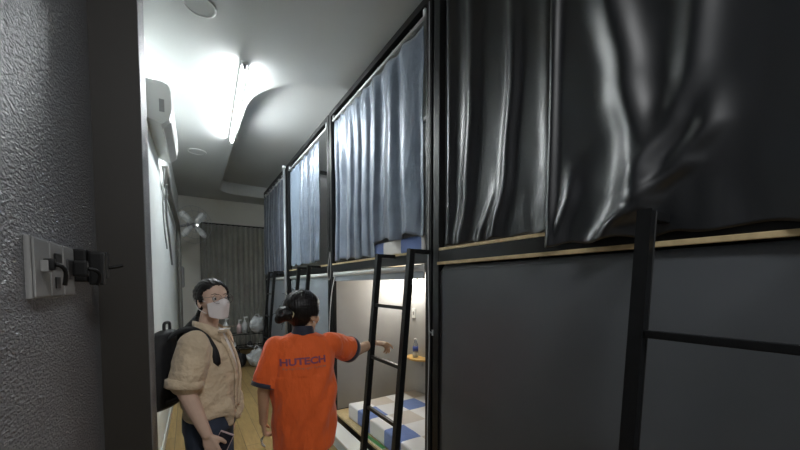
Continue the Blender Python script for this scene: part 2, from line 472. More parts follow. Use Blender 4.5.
# the two big panels of the nearest bunk, whose long soft folds are modelled one by one
def ridge(t, path):
    for (z0, y0), (z1, y1) in zip(path, path[1:]):
        if z0 >= t >= z1: k = (z0-t)/(z0-z1); k = k*k*(3-2*k); return y0+(y1-y0)*k
    return path[0][1] if t > path[0][0] else path[-1][1]
def big_panel(label, ya, yb, z0, zt, ridges, seed, base_x, bulge, group):
    root = empty('bunk_curtain', (base_x, (ya+yb)/2, z0), 0, label, 'curtain', group)
    def fn(u, v):
        y = ya+(yb-ya)*u; z = z0+(zt-z0)*v
        x = 0.
        for path, A, w, z_lo, z_hi in ridges:
            yc = ridge(z, path)
            k = 1.
            if z < z_lo: k = max(0, 1-(z_lo-z)/.14)
            if z > z_hi: k = max(0, 1-(z-z_hi)/.25)
            k = k*k*(3-2*k)
            x -= k*A*exp(-((y-yc)/w)**2)
        x += .009*noise.noise(V((y*4+seed, z*1.6, seed)))
        x += .0035*noise.noise(V((y*15+seed, z*8, seed)))*(.25+1.2*max(0, 1-(z-z0)/.4))
        x += bulge(u, z)
        zz = z+(.006*sin(y*34+seed)+.006*noise.noise(V((y*13, 0, seed))))*(1-v)**6
        return V((x, y-(ya+yb)/2, zz-z0))
    sheet('cloth', M['satin'], root, fn, 200, 150, .0015)
    for k in range(7):
        y = (yb-ya)*((k+.5)/7-.5)
        MB().torus((FX+.025-base_x, y, 3.418-z0), .018, .0025, (0, 1, 0), 14, 6).build('curtain_ring', M['rod'], root, True)
    return root
G1 = 'dark satin curtains of the nearest upper berth'
big_panel('near-black satin curtain panel beside the tall black post, hem tucked behind the plywood edge', .91, 1.715, 1.850, 3.40,
    [([(3.4, 1.66), (2.4, 1.655), (1.8, 1.66)], .034, .040, 0, 9),
     ([(3.4, 1.47), (2.6, 1.465), (2.15, 1.50), (1.8, 1.56)], .036, .055, 0, 9),
     ([(3.4, 1.20), (2.7, 1.175), (2.2, 1.215), (1.8, 1.30)], .030, .042, 0, 9),
     ([(3.4, .985), (1.8, .975)], .016, .045, 0, 9),
     ([(2.15, 1.30), (1.8, 1.42)], .018, .035, 0, 2.0)],
    1.3, FX+.034, lambda u, z: 0., G1)
big_panel('widest near-black satin curtain with bright slanting folds, hanging behind the cropped ladder', -.02, .945, 1.772, 3.40,
    [([(3.4, .925), (1.7, .93)], .022, .022, 0, 9),
     ([(3.4, .73), (2.75, .70), (2.35, .635), (2.1, .59), (1.95, .60), (1.75, .66)], .044, .065, 1.80, 9),
     ([(3.4, .45), (2.5, .435), (2.3, .445), (2.15, .49), (2.0, .56), (1.75, .64)], .024, .05, 2.0, 9),
     ([(2.1, .40), (2.0, .46), (1.9, .56), (1.78, .70)], .026, .045, 1.78, 2.04),
     ([(2.0, .84), (1.78, .90)], .018, .035, 1.79, 1.93),
     ([(3.4, .22), (1.7, .18)], .02, .07, 0, 9)],
    4.7, FX-.012, lambda u, z: .034*max(0, min(1, (z-2.9)/.5)), G1)

G2 = 'blue-grey satin curtains of the second upper berth'
curtain('blue-grey satin curtain above the left half of the rolled-up blind, reaching the plywood', M['satin_lit'], 2.72, 3.62, 1.858, nfold=5, amp=.028, seed=3, group=G2, z0b=1.87)
curtain('blue-grey satin curtain whose hem hangs just above the blue checked upper mattress', M['satin_lit'], 1.97, 2.71, 1.965, nfold=3, amp=.034, seed=8, group=G2, hem=.02, z0b=1.985)
G3 = 'satin curtains of the third berth'
curtain('pale blue-grey satin curtain bunched beside the two black posts in mid aisle', M['satin_half_lit'], 4.10, 5.0, 1.90, nfold=4, amp=.034, seed=5, group=G3)
curtain('flat pale blue curtain stretched between the grey upright pole and the bunched curtain', mat('pale_blue_cloth', (.22, .28, .36), .6, var=(4, .94, 1.04)), 5.02, 5.58, 1.90, nfold=3, amp=.006, seed=6, group=G3, x0=FX+.04)
curtain('dark slate satin curtain of the farthest upper berth', M['satin_deep'], 5.80, 7.50, 1.80, nfold=7, amp=.045, seed=11, hem=.03, x0=FX+.0)

# ------------------------------------------------------------------ blinds
def flat_blind(label, y0, y1, z0, z1, m, x=FX+.014, roller=False, group=None, bottom=True, white=True):
    root = empty('roller_blind', (x, (y0+y1)/2, z0), 0, label, 'blind', group)
    w = (y1-y0)/2
    def fn(u, v):
        y = -w+2*w*u; z = (z1-z0)*v
        r = .05; dz = (z1-z0)-z          # softly rounded top corners
        c = min(u, 1-u)*2*w
        zz = z
        if c < r and dz < r: zz = z-(1-sqrt(max(0, 1-((r-c)/r)**2)))*r*.8*(1-dz/r)
        return V((.004*noise.noise(V((y*2, z*2, y0)))-.004*sin(pi*u)*v, y, zz))
    sheet('vinyl_sheet', m, root, fn, 40, 50, .001)
    if bottom: MB().box(-.005, .007, -w, w, -.014, .004, .002).build('bottom_bar', M['grey_plastic'], root)
    return root
# nearest bunk: blind fully down with a pine batten above it
flat_blind('large charcoal-grey vinyl blind covering the nearest lower berth', -.03, 1.74, .17, 1.722, M['vinyl'], x=FX+.012)
MB_b = MB().box(FX-.012, FX-.001, -.03, 1.745, 1.731, 1.7505, .003).build('wooden_batten', M['ply'])
tag(MB_b, 'pale wooden batten running along the top of the large charcoal-grey blind', 'batten')
# second bunk: rolled up
rb = empty('roller_blind', (FX+.03, 2.77, 1.70), 0, 'white roller blind rolled up under the deck of the open berth', 'blind')
MB().tube([(-.002, -.85, .022), (-.002, .86, .022)], .026, 16).build('roll', M['white_plastic'], rb, True)
MB().box(-.012, .0, -.84, .85, -.055, .012, .003).build('hanging_edge', M['vinyl_pale'], rb)
for y in (-.858, .868): MB().box(-.028, .02, y-.004, y+.004, -.01, .0505, .002).build('end_bracket', M['white_plastic'], rb)
for i, (lab, y0) in enumerate((('pale grey blind lowered behind the ladder above the head of the woman in orange', 3.74), ('pale grey blind lowered at the farthest lower berth beyond the grey pole', 5.66))):
    b = flat_blind(lab, y0+.08, y0+1.84, .17, 1.70, M['vinyl_pale'], x=FX+.030)
    MB().tube([(-.003, -.86, 1.551), (-.003, .86, 1.551)], .024, 14).build('roll', M['white_plastic'], b, True)

# ------------------------------------------------------------------ mattresses
def mattress(label, y0, y1, z, x0, x1, h, group):
    root = empty('mattress', ((x0+x1)/2, (y0+y1)/2, z), 0, label, 'mattress', group)
    w = (x1-x0)/2; l = (y1-y0)/2
    m = MB(); m.box(-w, w, -l, l, 0, h)
    bmesh.ops.bevel(m.bm, geom=list(m.bm.edges), offset=.03, segments=4, profile=.6, affect='EDGES')
    o = m.build('checked_cover', M['check'], root, True)
    md = o.modifiers.new('sub', 'SUBSURF'); md.subdivision_type = 'SIMPLE'; md.levels = md.render_levels = 3
    tx = bpy.data.textures.new('wrinkle', 'CLOUDS'); tx.noise_scale = .16
    dm = o.modifiers.new('d', 'DISPLACE'); dm.texture = tx; dm.strength = .012; dm.mid_level = .95
    return root
G = 'checked mattresses'
mattress('blue, white and beige checked mattress in the open lower berth behind the ladder', 1.91, 3.38, .152, FX+.055, BX-.01, .165, G)
mattress('end of a blue and white checked mattress showing under the upper satin curtain', 1.96, 2.76, 1.844, FX+.05, BX-.01, .13, G)
# things in the open berth
sh = empty('wall_shelf', (2.345, 3.26, .722), 0, 'small pine corner shelf holding a bottle in the open berth', 'shelf')
def halfround():
    pts = [(.0, -.19)]+[(-.16*cos(t*pi/16-pi/2)-.0, .19*sin(t*pi/16-pi/2)) for t in range(17)]+[(.0, .19)]
    return [(x, y) for x, y in pts]
MB().prism([(.012, -.19), (-.06, -.19), (-.12, -.14), (-.16, -.07), (-.17, 0), (-.16, .07), (-.12, .14), (-.06, .19), (.012, .19)], 0, .02).build('shelf_board', M['shelf'], sh)
MB().box(.0, .012, -.02, .02, -.09, -.001, .003).build('bracket', M['grey_metal'], sh)
bo = empty('water_bottle', (2.275, 3.28, .7425), 0, 'clear water bottle with a blue label and white cap on the pine shelf', 'bottle')
MB().loft([(0, 0, 0, .028, .028), (0, 0, .006, .033, .033), (0, 0, .06, .033, .033), (0, 0, .07, .031, .031), (0, 0, .135, .033, .033), (0, 0, .16, .028, .028), (0, 0, .185, .014, .014), (0, 0, .205, .013, .013)], 20).build('bottle_body', M['bottle'], bo, True)
MB().loft([(0, 0, .075, .0345, .0345), (0, 0, .13, .0345, .0345)], 20).build('label_band', M['bottle_label'], bo, True)
MB().loft([(0, 0, .012, .0340, .0340), (0, 0, .055, .0340, .0340)], 20).build('lower_band', M['white_plastic'], bo, True)
MB().loft([(0, 0, .2055, .016, .016), (0, 0, .226, .016, .016)], 16).build('cap', M['water'], bo, True)
rl = empty('reading_light', (2.34, 3.39, 1.64), 0, 'lit round reading light high in the open berth beside the ladder', 'light')
MB().disc((.018, 0, 0), (-1, 0, 0), .045, .02).build('base', M['white_plastic'], rl)
MB().ell((-.035, 0, 0), (.034, .034, .034)).build('bulb', M['bulb'], rl, True)
so = empty('light_switch', (2.352, 3.43, 1.255), 0, 'white single switch plate on the pale wall of the open berth', 'switch')
MB().box(-.004, .007, -.035, .035, -.06, .06, .003).build('plate', M['white_plastic'], so)
MB().box(-.008, -.0045, -.012, .012, -.02, .02, .002).build('rocker', M['switch_plate'], so)
bk = empty('magazine', (1.452, 2.62, .151), radians(3), 'green printed magazine pushed under the front edge of the lower checked mattress', 'magazine')
bk.location = (1.405, 2.72, .1505)
MB().box(.0, .038, -.17, .17, 0, .006, .001).build('pages', M['white_plastic'], bk)
MB().box(.0, .039, -.171, .171, .0065, .009, .001).build('cover', M['green'], bk)
bx = empty('storage_box', (1.47, 2.9, 0), 0, 'pale blue flat cardboard box on the floor beside the open lower berth', 'box')
bx.location = (1.27, 3.02, 0)
MB().box(-.075, .075, -.42, .42, 0, .095, .004).build('tray', M['blue_box'], bx)
MB().box(-.078, .078, -.423, .423, .0955, .115, .004).build('lid', M['white_plastic'], bx)

# ------------------------------------------------------------------ upright pole and cords by the bunks
pp = empty('upright_pole', (1.345, 5.62, 0), 0, 'pale grey upright metal pole between the third and farthest bunks', 'pole')
MB().tube([(0, 0, .012), (0, 0, 3.46)], .022, 16).build('pole_tube', M['grey_metal'], pp, True)
MB().disc((0, 0, 3.4605), (0, 0, 1), .028, .03).build('cap', M['rod'], pp); MB().disc((0, 0, 0), (0, 0, 1), .045, .0115).build('foot', M['grey_metal'], pp)
def cord(label, pts, r=.004, m='cord', kn=None):
    o = MB().tube(catmull(pts, 8), r, 8).build('hanging_cord', M[m], None, True)
    return tag(o, label, 'cord')
cord('thin grey cord running down the tall black posts beside the large blind', [(1.384, 1.845, 3.45), (1.384, 1.842, 2.6), (1.384, 1.848, 1.8), (1.383, 1.832, 1.2), (1.384, 1.85, .6), (1.384, 1.84, .05)], .0035)
cord('pale cord looped at the posts left of the roller blind', [(1.382, 3.70, 1.98), (1.378, 3.73, 1.90), (1.37, 3.755, 1.75), (1.372, 3.73, 1.66), (1.378, 3.69, 1.70), (1.382, 3.69, 1.86), (1.382, 3.70, 1.97)], .005)
cord('white pull cord slanting down from the rolled-up blind', [(1.395, 3.60, 1.69), (1.372, 3.64, 1.5), (1.37, 3.70, 1.2), (1.365, 3.72, .9), (1.37, 3.71, .6)], .005, 'rod')
cn = empty('cord_cleat', (1.389, 1.80, 1.28), 0, 'small metal cleat on the tall black post beside the large blind', 'cleat')
MB().box(-.003, .0, -.008, .008, -.02, .02, .001).build('plate', M['grey_metal'], cn); MB().tube([(-.0035, 0, 0), (-.018, 0, 0), (-.022, 0, .012)], .003, 8).build('pin', M['grey_metal'], cn)

# ------------------------------------------------------------------ fixtures on the left wall
sb = empty('switch_box', (-.28, .985, 1.637), 0, 'grey surface-mounted box with two switch modules on the textured wall', 'switch box')
MB().box(0, .010, .0, .30, -.066, .066, .004).build('back_box', M['switch_plate'], sb)
for k in range(3):
    p = MB().box(.0105, .014, .006+k*.098, .098+k*.098, -.062, .062, .002).build('switch_plate', M['switch_plate'], sb)
    if k == 0: MB().box(.0145, .027, .035, .07, -.008, .017, .002).build('rocker', M['switch_plate'], p)
    if k == 1:
        MB().box(.0145, .019, .125-.098+.098, .168, .008, .038, .002).build('rocker', M['black_plastic'], p)
        MB().box(.0145, .017, .128, .160, -.045, -.018, .001).build('socket_face', M['black_plastic'], p)
    if k == 2:
        MB().box(.0145, .017, .222, .27, -.02, .03, .001).build('socket_face', M['dark_slot'], p)
def plug(label, y, z, s=1., tilt=0.):
    r = empty('power_plug', (-.28+.0175, y, z), 0, label, 'plug')
    MB().box(.0, .034*s, -.014*s, .014*s, -.024*s, .024*s, .006).build('plug_body', M['black_plastic'], r)
    MB().tube(catmull([(.034*s, 0, 0), (.05*s, .004, -.004), (.058*s, .012, -.018), (.05*s, .02, -.045)]), .0045, 8).build('plug_cable', M['black_plastic'], r, True)
    return r
plug('small black plug angled in the second switch module from the left', 1.03, -.0+1.645, .55)
plug('black plug in the third switch module, nearer its cable adaptor', 1.255, 1.645, .9)
ad = empty('power_adaptor', (-.28, 1.40, 1.655), 0, 'bulky black power adaptor sticking out beyond the switch box', 'adaptor')
MB().box(0, .030, -.07, .07, -.045, .050, .006).build('socket_base', M['black_plastic'], ad)
MB().box(.0305, .066, -.055, -.02, -.055, .045, .007).build('adaptor_block', M['black_plastic'], ad)
MB().box(.0305, .066, -.005, .045, -.035, .05, .007).build('adaptor_block', M['black_plastic'], ad)
MB().tube(catmull([(.066, .02, .0), (.085, .03, .004), (.10, .035, .01)]), .005, 8).build('cable_end', M['black_plastic'], ad, True)

ang = math.atan(.0205)
# air conditioner
ac = empty('air_conditioner', (lwx(3.40)+.002, 3.40, 2.90), -ang, 'white wall-mounted air conditioner high on the left wall', 'air conditioner')
prof = [(0, 0.04), (.10, .0), (.155, .05), (.172, .12), (.168, .26), (.15, .325), (.11, .34), (0, .34)]
m_ = MB(); m_.rings([[V((x, y, z)) for x, z in prof] for y in (0, .02, 1.02, 1.04)])
m_.build('casing', M['white_plastic'], ac)
m_ = MB(); m_.rings([[V((x, y, z)) for x, z in [(.1745, .13), (.178, .14), (.1725, .27), (.158, .325), (.155, .32), (.1695, .26)]] for y in (.012, 1.03)])
m_.build('front_panel', M['white_plastic'], ac)
m_ = MB(); m_.rings([[V((x, y, z)) for x, z in [(.108, -.004), (.162, .048), (.167, .044), (.112, -.010)]] for y in (.06, .98)])
m_.build('louvre', M['white_plastic'], ac)
MB().box(.09, .125, -.003, -.0005, .10, .20, .001).build('side_badge', M['grey_plastic'], ac)
def ppw(y, z, d=.04): return (lwx(y)+d, y, z)
pb = tag(MB().tube(catmull([ppw(4.55, 2.90, .05), ppw(4.60, 2.80, .06), ppw(4.9, 2.73, .05), ppw(5.6, 2.72, .045), ppw(6.6, 2.70, .045), ppw(7.3, 2.62, .05), ppw(7.42, 2.2, .05), ppw(7.42, .9, .05), ppw(7.42, .01, .05)], 10), .034, 12).build('insulated_pipe', M['foil'], None, True),
   'foil-wrapped pipe bundle running from the air conditioner along and down the left wall', 'pipe')
cb = cord('slack pale cable drooping from the air conditioner on the white wall', [ppw(4.5, 2.86, .05), ppw(4.52, 2.70, .03), ppw(4.62, 2.5, .015), ppw(4.8, 2.25, .012), ppw(5.1, 2.05, .012)], .008, 'cord')
cord('second drooping cable, grey, below the wrapped pipe', [ppw(4.7, 2.74, .05), ppw(5.1, 2.5, .015), ppw(5.6, 2.2, .012), ppw(6.0, 1.9, .012)], .012, 'grey_plastic')
# electric box beneath the pipe
eb = empty('fuse_box', (lwx(8.1)+.002, 8.1, 1.55), -ang, 'grey box on the left wall beside the far curtain', 'box')
MB().box(0, .09, -.16, .16, 0, .42, .008).build('box_body', M['grey_plastic'], eb); MB().box(.0905, .098, -.15, .15, .02, .40, .004).build('box_door', M['switch_plate'], eb)

# wall fan
wf = empty('wall_fan', (lwx(7.75)+.003, 7.75, 2.68), -ang, 'grey wall-mounted fan with paddle blades near the far curtain', 'fan')
wf.scale = (1.3, 1.3, 1.3)
MB().box(0, .03, -.06, .06, -.12, .10, .01).build('wall_plate', M['grey_plastic'], wf)
MB().tube([(.03, 0, .03), (.12, -.02, .05)], .018, 12).build('arm', M['grey_plastic'], wf, True)
fd = V((.45, -.85, -.12)).normalized(); fc = V((.20, -.06, .06))
MB().tube([fc-fd*.09, fc-fd*.05, fc+fd*.02], [.035, .055, .045], 16).build('motor', M['grey_plastic'], wf, True)
fu = V((0, 0, 1)); fa = fd.cross(fu).normalized(); fb = fa.cross(fd)
for k in range(4):
    t = radians(40+90*k); d = fa*cos(t)+fb*sin(t); e = fd.cross(d)
    m_ = MB(); c0 = fc+fd*.045
    m_.rings([[c0+d*r-e*w+fd*.015, c0+d*r+e*w-fd*.015, c0+d*r+e*w-fd*.019, c0+d*r-e*w+fd*.011] for r, w in ((.03, .018), (.08, .040), (.16, .05), (.22, .045), (.25, .02))])
    m_.build('blade', M['white_plastic'], wf, True)
g_ = MB()
for r, o_ in ((.27, .04), (.20, .075), (.11, .09)): g_.torus(fc+fd*o_, r, .0022, fd, 36, 6)
for k in range(14):
    t = 2*pi*k/14; d = fa*cos(t)+fb*sin(t); g_.tube([fc+fd*.093, fc+fd*.09+d*.11, fc+fd*.075+d*.20, fc+fd*.04+d*.27], .0015, 5)
g_.build('guard', M['grey_metal'], wf)

# ------------------------------------------------------------------ ceiling fixtures
tl = empty('fluorescent_light', (.525, 4.35, CEIL), -radians(2.4), 'lit long fluorescent tube light on the ceiling', 'light')
MB().box(-.028, .028, -.94, .94, -.030, -.0005, .004).build('batten_housing', M['white_plastic'], tl)
MB().tube([(0, -.90, -.048), (0, .90, -.048)], .015, 14).build('tube', M['tube'], tl, True)
for y in (-.925, .925): MB().box(-.014, .014, y-.02, y+.02, -.066, -.0305, .003).build('lamp_holder', M['grey_plastic'], tl)
dl = empty('downlight', (.125, 2.92, CEIL), 0, 'unlit round ceiling ring at the top of the view', 'light')
MB().torus((0, 0, -.006), .10, .008, n=36).build('ring', M['white_plastic'], dl, True); MB().disc((0, 0, -.005), (0, 0, 1), .093, .004, 32).build('diffuser', M['ceiling'], dl)
dd = empty('ceiling_disc', (.17, 6.05, CEIL), 0, 'faint round disc on the ceiling beyond the tube light', 'light')
MB().torus((0, 0, -.005), .12, .006, n=36).build('ring', M['white_plastic'], dd, True); MB().disc((0, 0, -.004), (0, 0, 1), .113, .003, 32).build('diffuser', M['ceiling'], dd)

# ------------------------------------------------------------------ far end of the aisle
wc = empty('window_curtain', (.98, 9.03, 0), 0, 'full-height charcoal pleated curtain across the far wall', 'curtain')
def drape(u, v):
    y = .045*sin(2*pi*17*u+.8*sin(9*u))*(1-.25*v)+.012*noise.noise(V((u*20, v*2, 0)))
    return V((-.72+1.9*u, y, .03+2.98*v))
sheet('drape_cloth', M['drape'], wc, drape, 260, 12, .002)
MB().box(-.78, 1.2, .045, .075, 3.012, 3.05, .003).build('curtain_track', M['dark_slot'], wc)
wl = empty('wall_sign', (.215, 9.12, 2.94), 0, 'small lit white indicator at the left edge of the far curtain', 'indicator')
MB().box(-.035, .035, 0, .029, -.11, .11, .006).build('body', M['grey_plastic'], wl); MB().box(-.02, .02, -.004, -.0005, -.06, .06, .002).build('lit_face', mat('lit_indicator', (.9, .9, .9), .4, emit=((1, 1, 1), 2.0)), wl)

rk = empty('metal_rack', (.95, 7.55, 0), 0, 'low black metal rack crowded with things before the far curtain', 'rack')
for x in (-.40, .40):
    for y in (-.15, .15): MB().box(x-.01, x+.01, y-.01, y+.01, 0, .62, .002).build('leg', M['black_metal'], rk)
for z in (.10, .34, .60):
    m_ = MB(); m_.box(-.39, .39, -.16, -.145, z, z+.015).box(-.39, .39, .145, .16, z, z+.015)
    for k in range(9): m_.box(-.37+k*.0925-.004, -.37+k*.0925+.004, -.145, .145, z+.004, z+.012)
    m_.build('shelf', M['black_metal'], rk)
def spray(label, x, y, z, s, m):
    r = empty('pump_bottle', (x, y, z), 0, label, 'bottle', 'bottles on the far rack')
    MB().loft([(0, 0, 0, .04*s, .03*s), (0, 0, .14*s, .042*s, .032*s), (0, 0, .18*s, .02*s, .02*s), (0, 0, .20*s, .014*s, .014*s)], 16).build('bottle_body', m, r, True)
    m2 = MB(); m2.tube([(0, 0, .20*s), (0, 0, .25*s)], .008*s, 10); m2.bar((-.01*s, 0, .25*s), (.045*s, 0, .25*s), .018*s, .018*s); m2.build('pump', M['white_plastic'], r)
spray('tall white pump bottle at the left end of the far rack', .62, 7.52, .616, 1.25, M['white_plastic'])
spray('pale pink pump bottle near the middle of the far rack', .86, 7.50, .616, 1.1, M['pink'])
spray('clear pump bottle close to the pink one on the far rack', .97, 7.56, .616, 1.3, M['bag'])
def bag(label, x, y, z, rx, ry, rz, seed, m='bag'):
    r = empty('plastic_bag', (x, y, z), 0, label, 'bag')
    b_ = MB(); b_.ell((0, 0, rz*.97), (rx, ry, rz), seg=36)
    for v in b_.bm.verts:
        v.co *= 1+.28*noise.noise(v.co*9+V((seed, 0, 0))); v.co.z = max(v.co.z, 0)
    b_.build('bag_body', M[m], r, True)
    MB().tube(catmull([(-.03, 0, rz*1.75), (-.045, 0, rz*2.15), (0, 0, rz*2.4), (.04, 0, rz*2.15), (.03, 0, rz*1.75)]), .008, 8).build('handle', M[m], r, True)
bag('crumpled white plastic bag on the right end of the far rack', 1.20, 7.5, .616, .14, .12, .16, 1)
bag('grey plastic bag on the floor in front of the far rack', 1.12, 7.10, 0, .17, .14, .17, 5)
bag('black rubbish bag on the floor left of the grey bag', .78, 7.18, 0, .17, .13, .15, 9, 'nylon')
def shoe_mesh(root, side, m):
    b_ = MB(); b_.loft([(0, 0, 0, .042, .125), (0, 0, .025, .045, .13), (0, -.01, .045, .042, .12), (0, -.05, .07, .034, .07), (0, -.06, .09, .030, .055)], 20)
    return b_
for i, (x, lab) in enumerate(((.66, 'white shoe, left of the pair on the rack\'s middle shelf'), (.76, 'white shoe, right of the pair on the rack\'s middle shelf'), (1.05, 'black shoe on the middle shelf of the far rack'))):
    r = empty('shoe', (x, 7.5, .357), 0, lab, 'shoe', 'shoes on the far rack')
    shoe_mesh(r, 0, None).build('upper', M['white_plastic'] if i < 2 else M['rubber'], r, True)
    MB().loft([(0, .0, -.001, .046, .13), (0, .0, .018, .047, .132)], 20).build('sole', M['rubber'] if i < 2 else M['white_plastic'], r)

# ------------------------------------------------------------------ people
def hand(b, wrist, d, n, thumb, curls, s=1., spread=1., thumb_curl=.4, curl_thumb_n=.3):
    """b: MB; wrist point; d finger direction; n palm-facing normal; thumb: direction of the thumb side"""
    w = V(wrist); d = V(d).normalized(); n = (V(n)-d*V(n).dot(d)).normalized(); t = V(thumb); t = (t-d*t.dot(d)-n*t.dot(n)).normalized()
    offs = [.027, .009, -.009, -.026]; lens = [(.040, .024, .019), (.045, .028, .020), (.041, .026, .019), (.032, .019, .017)]
    kn = []
    for k, o_ in enumerate(offs):
        L_ = (.078, .080, .075, .068)[k]
        p = w+(d*L_+t*o_*1.0)*s; kn.append(p)
        b.chain([w+(d*.008+t*o_*.55)*s, p], [.0145*s, .0105*s], 10)
    b.ell(w+d*.042*s, (.001, .001, .001))
    # palm body
    rot = Matrix((t, d, n)).transposed()
    b.ell(w+d*.043*s, (.036*s, .046*s, .0135*s), rot.to_4x4())
    b.ell(w+(d*.030+t*.022+n*.006)*s, (.016*s, .028*s, .014*s), rot.to_4x4())
    for k in range(4):
        p = kn[k]; dirv = (d+t*offs[k]*3.2*spread).normalized(); ax = 0.
        pts = [p]; c = curls[k]
        for j, l in enumerate(lens[k]):
            ax += c*(1., 1.05, .7)[j]
            dd = dirv*cos(ax)+n*sin(ax)
            p = p+dd*l*s; pts.append(p)
        b.chain(pts, [.0098*s, .0086*s, .0078*s, .0066*s], 10)
    p0 = w+(d*.018+t*.024+n*.004)*s
    d1 = (d*.70+t*.62+n*curl_thumb_n).normalized(); p1 = p0+d1*.036*s
    d2 = (d*.88+t*.30+n*(curl_thumb_n+thumb_curl*.5)).normalized(); p2 = p1+d2*.030*s
    d3 = (d*.95+t*.05+n*(curl_thumb_n+thumb_curl)).normalized(); p3 = p2+d3*.024*s
    b.chain([p0, p1, p2, p3], [.0135*s, .0115*s, .0098*s, .0078*s], 10)

def head_geo(b, Mx, s=1.):
    """adds a head in the frame Mx (face towards +Y, origin between the ears)"""
    R = Mx.to_3x3()
    def e(c, r, tilt=None): b.ell(Mx @ V([k*s for k in c]), [k*s for k in r], (R @ tilt if tilt else R).to_4x4())
    def ch(pts, rad): b.chain([Mx @ (V(p)*s) for p in pts], [r*s for r in rad], 10)
    e((0, -.014, .032), (.074, .092, .084))
    e((0, .012, -.010), (.067, .070, .080))
    e((0, .024, -.048), (.052, .058, .060))
    e((0, .058, -.092), (.024, .022, .019))
    for q in (-1, 1):
        e((q*.036, .048, -.030), (.028, .026, .028))
        e((q*.046, .010, -.066), (.016, .036, .024))
        e((q*.027, .067, .018), (.022, .012, .0070))
        e((q*.077, -.012, -.012), (.006, .017, .030), Matrix.Rotation(q*-.35, 3, 'Z'))
        e((q*.075, -.006, -.034), (.006, .011, .012))
        e((q*.012, .090, -.034), (.009, .010, .007))
    ch([(0, .078, .014), (0, .088, -.008), (0, .103, -.030)], [.0075, .0085, .0105])
    e((0, .080, -.058), (.023, .010, .006)); e((0, .078, -.071), (.020, .010, .0065))
def hair_cap(parent, Mx, s, gather):
    """combed-back hair: a thick cap that follows the skull down to the hairline, grooved towards the knot"""
    bm = bmesh.new(); bmesh.ops.create_uvsphere(bm, u_segments=96, v_segments=64, radius=1)
    c = V((0, -.018, .026)); g = V(gather)
    for v in bm.verts:
        d = v.co.normalized()
        back = max(0, -d.y); low = max(0, -d.z)
        r = 1/sqrt((d.x/.088)**2+(d.y/.105)**2+(d.z/(.098 if d.z > 0 else .108))**2)
        r *= 1-.10*low*back
        p = c+d*r
        w_ = (p-g); ang_ = math.atan2(w_.x, w_.z); r2 = .0010*sin(ang_*46+5*noise.noise(p*22))+.0030*noise.noise(p*26)
        v.co = p+d*r2
    def keep(p):
        ax = abs(p.x); wob = .004*noise.noise(p*60)
        return (p.z > .082-.62*max(0, ax-.020)+wob) or (p.z > -.012 and p.y < .026+wob) or (p.z > -.092 and p.y < -.030+wob)
    bmesh.ops.delete(bm, geom=[f for f in bm.faces if not keep(f.calc_center_median())], context='FACES')
    for v in bm.verts: v.co = Mx @ (v.co*s)
    me = bpy.data.meshes.new('hair'); bm.to_mesh(me); bm.free(); me.materials.append(M['hair'])
    for p in me.polygons: p.use_smooth = True
    o = bpy.data.objects.new('hair', me); COL.objects.link(o); o.parent = parent
    md = o.modifiers.new('thickness', 'SOLIDIFY'); md.thickness = .012; md.offset = -1
    return o
def eyes_geo(parent, Mx, s=1.):
    for q in (-1, 1):
        p = Mx @ (V((q*.030, .066, .001))*s)
        r = MB().ell(p, (.0125*s,)*3).build('eye', M['eye_white'], parent, True)
        d = Mx.to_3x3() @ V((0, 1, 0))
        MB().ell(p+d*.0080*s, (.0068*s,)*3, seg=12).build('iris', M['iris'], r, True)
def brow_geo(parent, Mx, s=1.):
    for q in (-1, 1):
        MB().tube([Mx @ (V(c)*s) for c in ((q*.014, .081, .024), (q*.030, .077, .030), (q*.047, .064, .025))], [.0011*s, .0018*s, .0008*s], 8).build('eyebrow', M['hair'], parent, True)

def to_local(root_loc, rz, p): return Matrix.Rotation(-rz, 3, 'Z') @ (V(p)-V(root_loc))

def cloth_fold(amp, seed, vert=1.5, horiz=7.):
    def f(co, n):
        a = noise.noise(V((co.x*horiz+seed, co.y*horiz, co.z*vert+co.x*2)))
        b = noise.noise(V((co.x*16+seed, co.y*16, co.z*6)))
        return amp*(a*1.3+b*.45)
    return f

# ---- woman in the orange shirt -------------------------------------------
OL = (.60, 2.095, 0.); ORZ = -radians(10)
ow = empty('person', OL, ORZ, 'woman seen from behind in an orange shirt with navy cuffs, pointing into a bunk', 'person')
def OW(p): return to_local(OL, ORZ, p)
hz = 1.425
OH = Matrix.Translation((.012, .015, hz)) @ Matrix.Rotation(-radians(52), 4, 'Z') @ Matrix.Rotation(radians(-6), 4, 'X')
sh_r = V((.165, .01, 1.235)); el_r = OW((1.03, 2.21, 1.135)); wr_r = OW((1.262, 2.41, 1.135))
sh_l = V((-.160, .0, 1.225)); el_l = V((-.232, -.03, .975)); wr_l = V((-.238, .05, .755))
b = MB()
head_geo(b, OH, 1.10)
b.chain([(0, -.02, 1.24), (.0, -.005, 1.30), (.008, .0, 1.40)], [.060, .050, .050])
b.loft([(0, 0, .80, .15, .11), (0, 0, .86, .165, .115), (0, 0, 1.0, .135, .095), (0, 0, 1.12, .145, .10), (0, 0, 1.22, .155, .085), (0, -.005, 1.27, .11, .07), (0, -.01, 1.31, .05, .05)])
b.chain([(.10, 0, 1.235), sh_r, el_r, wr_r], [.055, .052, .041, .029]); b.chain([el_r*.6+wr_r*.4], [.040])
b.chain([(-.10, 0, 1.235), sh_l, el_l, wr_l], [.055, .050, .037, .025])
for q in (-1, 1):
    b.chain([(q*.08, 0, .82), (q*.085, .015, .45), (q*.09, -.01, .09)], [.082, .052, .036])
    b.chain([(q*.09, -.02, .055), (q*.095, .10, .035), (q*.10, .16, .03)], [.034, .030, .022])
dr = (wr_r-el_r).normalized()
hd = V((.90, -.42+.16, -.16)).normalized()
hand(b, wr_r+dr*.015, hd, (.1, .25, -1), (-.55, 1, 0) if False else (-.5, .9, 0), [.30, .62, .72, .78], 1.08, .6)
